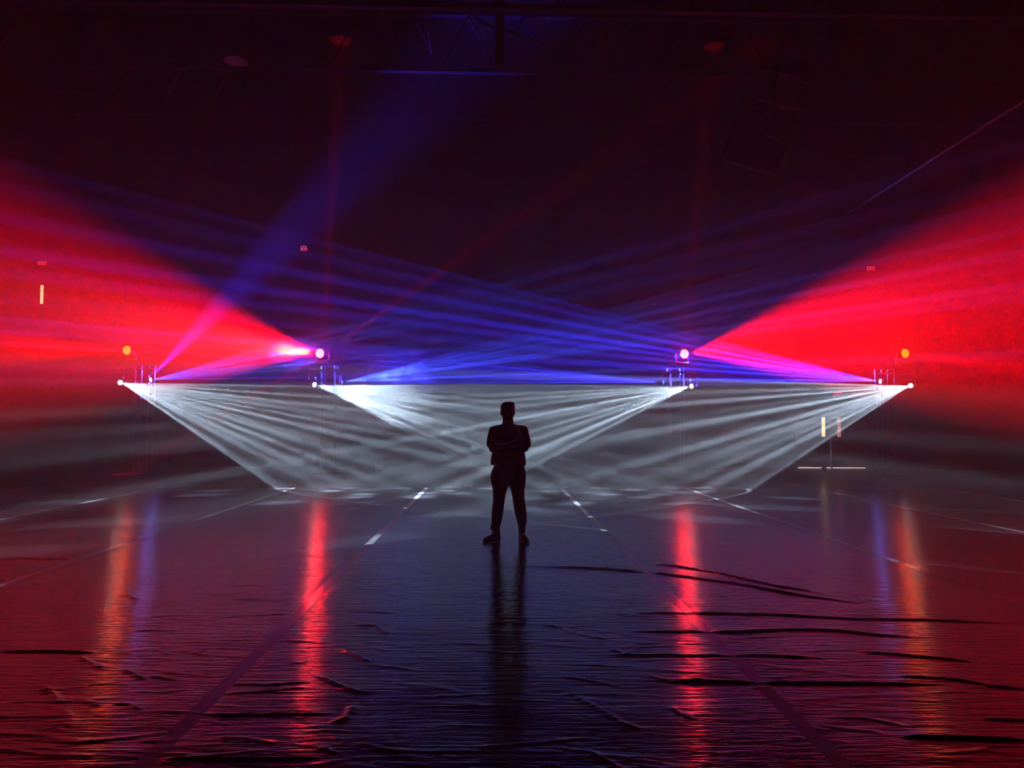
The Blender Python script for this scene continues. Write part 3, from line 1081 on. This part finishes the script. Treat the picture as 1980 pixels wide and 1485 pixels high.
for k in range(20):
    a0, a1 = k * math.pi / 10, (k + 1) * math.pi / 10
    B.tube([cc + Vector((.078 * math.cos(a0), .074 * math.sin(a0), .012 + .012 * math.sin(a0))), cc + Vector((.078 * math.cos(a1), .074 * math.sin(a1), .012 + .012 * math.sin(a1)))], .009, n=8)
B.done('collar', M_shirt, .005, man, it=2).parent = man

# trousers
B = Blob()
TL_ = [
    [row(954.6, 985, 902, .118), row(949.6, 986, 912, .126), row(948.2, 986, 922, .126), row(949.6, 985, 934, .118), row(952.8, 980.2, 946, .104), row(953.6, 977.2, 958, .092), row(953.3, 975.8, 970, .086),
     row(951.4, 974.4, 982, .086, .01), row(950.4, 973, 992, .084, .01), row(950.6, 971.2, 1003, .078, .01), row(950.2, 969.4, 1012, .076, .005), row(947.4, 967.2, 1018.5, .082, 0), row(949, 965.5, 1025, .070, -.005)],
    [row(982, 1013.6, 902, .118), row(982, 1016.4, 912, .126), row(982.5, 1017.2, 923, .126), row(984, 1016.2, 934, .118), row(987.6, 1014.2, 946, .104), row(990.2, 1013.8, 958, .092), row(992, 1015.4, 970, .086),
     row(993.4, 1017.2, 982, .086, .01), row(995.8, 1018.4, 994, .084, .01), row(998.6, 1018.6, 1005, .078, .01), row(1000.8, 1017.6, 1013, .074, .005), row(1002.6, 1015.6, 1018.5, .068, 0), row(1002.6, 1016, 1026, .062, 0)]]
for L in TL_: B.vert(L)
B.vert([row(955, 1013, 900, .120), row(950.5, 1016, 912, .126), row(951, 1015, 926, .118), row(964, 1003, 937, .085)])
# folds at the knees and hems
for px, py, w_ in ((962, 962, 9), (963, 985, 9), (1004, 965, 9), (1006, 990, 9), (960, 1012, 8), (1009, 1011, 6)):
    B.tube([mp(px - w_, py - 1, -.055), mp(px, py + 2, -.085), mp(px + w_ * .8, py - 2, -.05)], [.006, .010, .005], n=8)
B.done('trousers', M_trou, .0075, man, it=4)


# shoes
def shoe(ax_, ay_, heading, length):
    d = Vector((math.sin(heading), -math.cos(heading), 0))
    sx = Vector((d.y, -d.x, 0)) * -1
    heel = Vector((ax_, ay_, GZ)) - d * .06
    B = Blob()
    def pt(f, s2, z): return heel + d * (f * length) + sx * s2 + Vector((0, 0, z))
    secs = []
    for f, wd, hh in ((.0, .030, .05), (.08, .038, .058), (.25, .040, .062), (.45, .043, .055), (.62, .050, .045), (.8, .052, .036), (.93, .042, .03), (1.0, .024, .022)):
        secs.append((pt(f, 0, .018 + hh * .55), wd, hh * .62, sx, Vector((0, 0, 1))))
    B.loft(secs, 20)
    B.loft([(pt(.12, 0, .05), .040, .052, sx, d), (pt(.14, 0, .10), .040, .050, sx, d), (pt(.16, 0, .125), .043, .052, sx, d)], 20)
    up_ = B.done('shoe', M_shoe, .005, man, it=2)
    bm = new_bm()
    out = []
    for f, wd in ((-.02, .026), (.05, .037), (.25, .040), (.45, .043), (.62, .052), (.8, .055), (.93, .046), (1.01, .026)):
        out.append((f, wd))
    loop = [(f, wd) for f, wd in out] + [(f, -wd) for f, wd in out[::-1]]
    lo = [bm.verts.new(pt(f, s2, .0)) for f, s2 in loop]
    hi = [bm.verts.new(pt(f, s2 * 1.02, .028)) for f, s2 in loop]
    bm.faces.new(lo[::-1]); bm.faces.new(hi)
    for k in range(len(lo)):
        bm.faces.new((lo[k], lo[(k + 1) % len(lo)], hi[(k + 1) % len(lo)], hi[k]))
    sole = rel(mesh_obj('sole', bm, M_sole), man)
    bm = new_bm()
    for k, f in enumerate((.30, .37, .44, .51, .58)):
        z = .105 - k * .0105
        tube(bm, pt(f - .02, -.026, z - .012), pt(f + .02, .0, z + .004), .0035, 6)
        tube(bm, pt(f + .02, .0, z + .004), pt(f - .02, .026, z - .012), .0035, 6)
    for s2 in (-1, 1):
        tube(bm, pt(.30, 0, .108), pt(.36, s2 * .035, .10), .004, 6)
        tube(bm, pt(.36, s2 * .035, .10), pt(.30, s2 * .05, .072), .004, 6)
        tube(bm, pt(.30, 0, .108), pt(.25, s2 * .05, .06), .0035, 6)
    lace = rel(mesh_obj('laces', bm, M_lace), man)
    for q_ in (sole, lace):
        q_.parent = up_
        q_.matrix_parent_inverse = Matrix.Identity(4)
    return up_


fa_ = mp(958.5, 1030, .02)
shoe(fa_.x, MY + .03, R(-42), .27)
fb_ = mp(1009.5, 1030, .02)
shoe(fb_.x, MY + .0, R(12), .27)

# ------------------------------------------------------------------ haze
def haze_box(name, b, density, aniso, absorb=0.0):
    bm = new_bm()
    box(bm, *b)
    m = bpy.data.materials.new(name)
    m.use_nodes = True
    nt = m.node_tree
    nt.nodes.remove(nt.nodes['Principled BSDF'])
    vs = nt.nodes.new('ShaderNodeVolumeScatter')
    vs.inputs['Density'].default_value = density
    vs.inputs['Anisotropy'].default_value = aniso
    vs.inputs['Color'].default_value = (1, 1, 1, 1)
    va = nt.nodes.new('ShaderNodeVolumeAbsorption')
    va.inputs['Density'].default_value = absorb
    va.inputs['Color'].default_value = (0, 0, 0, 1)
    ad = nt.nodes.new('ShaderNodeAddShader')
    nt.links.new(vs.outputs[0], ad.inputs[0])
    nt.links.new(va.outputs[0], ad.inputs[1])
    nt.links.new((ad if absorb else vs).outputs[0], nt.nodes['Material Output'].inputs['Volume'])
    o = mesh_obj(name, bm, m)
    return o, nt, vs


haze, nt, vs = haze_box('haze', (-XW + .02, XW - .02, YF + .02, YB - .02, 0.002, ZC - .02), 0.014, 0.5, 0.03)


def haze_puff(c, r, dens, scale, label):
    """a curling clot of thicker haze"""
    o, nt, vs = haze_box('haze_puff', (c[0] - r[0], c[0] + r[0], c[1] - r[1], c[1] + r[1], c[2] - r[2], c[2] + r[2]), 0.0, 0.5)
    tc = nt.nodes.new('ShaderNodeTexCoord')
    nz_ = nt.nodes.new('ShaderNodeTexNoise')
    nz_.inputs['Scale'].default_value = scale
    nz_.inputs['Detail'].default_value = 4
    nz_.inputs['Distortion'].default_value = .6
    nt.links.new(tc.outputs['Object'], nz_.inputs['Vector'])
    vm = nt.nodes.new('ShaderNodeVectorMath')
    vm.operation = 'SUBTRACT'
    nt.links.new(tc.outputs['Object'], vm.inputs[0])
    vm.inputs[1].default_value = c
    vd = nt.nodes.new('ShaderNodeVectorMath')
    vd.operation = 'DIVIDE'
    nt.links.new(vm.outputs[0], vd.inputs[0])
    vd.inputs[1].default_value = r
    ln = nt.nodes.new('ShaderNodeVectorMath')
    ln.operation = 'LENGTH'
    nt.links.new(vd.outputs[0], ln.inputs[0])

    def mth(op, a, b):
        n_ = nt.nodes.new('ShaderNodeMath')
        n_.operation = op
        for k_, v_ in enumerate((a, b)):
            if isinstance(v_, (int, float)): n_.inputs[k_].default_value = v_
            else: nt.links.new(v_, n_.inputs[k_])
        return n_.outputs[0]
    mr = nt.nodes.new('ShaderNodeMapRange')
    mr.interpolation_type = 'SMOOTHSTEP'
    nt.links.new(mth('SUBTRACT', mth('MULTIPLY', nz_.outputs['Fac'], 1.0), ln.outputs['Value']), mr.inputs['Value'])
    mr.inputs['From Min'].default_value = -.42
    mr.inputs['From Max'].default_value = -.30
    mr.inputs['To Min'].default_value = 0
    mr.inputs['To Max'].default_value = dens
    nt.links.new(mth('MULTIPLY', mr.outputs[0], mth('MAXIMUM', mth('ADD', mth('MULTIPLY', nz_.outputs['Fac'], 4.0), -1.3), .15)), vs.inputs['Density'])
    tag(o, label, 'haze puff', kind='stuff')
    return o


haze_puff((-2.72, 21.0, 2.20), (1.6, 1.5, 1.35), .09, 4.2, 'dense curling puff of haze lit white by the second spot light from the left')
haze_puff(tuple(TW[1]['p_wash'] + Vector((-.72, -.55, -.02))), (.75, .6, .56), .10, 3.0, 'small puff of haze glowing orange in front of the second wash light')
tag(haze, 'thin theatrical haze filling the whole dark hall and catching the beams', 'haze', kind='stuff')
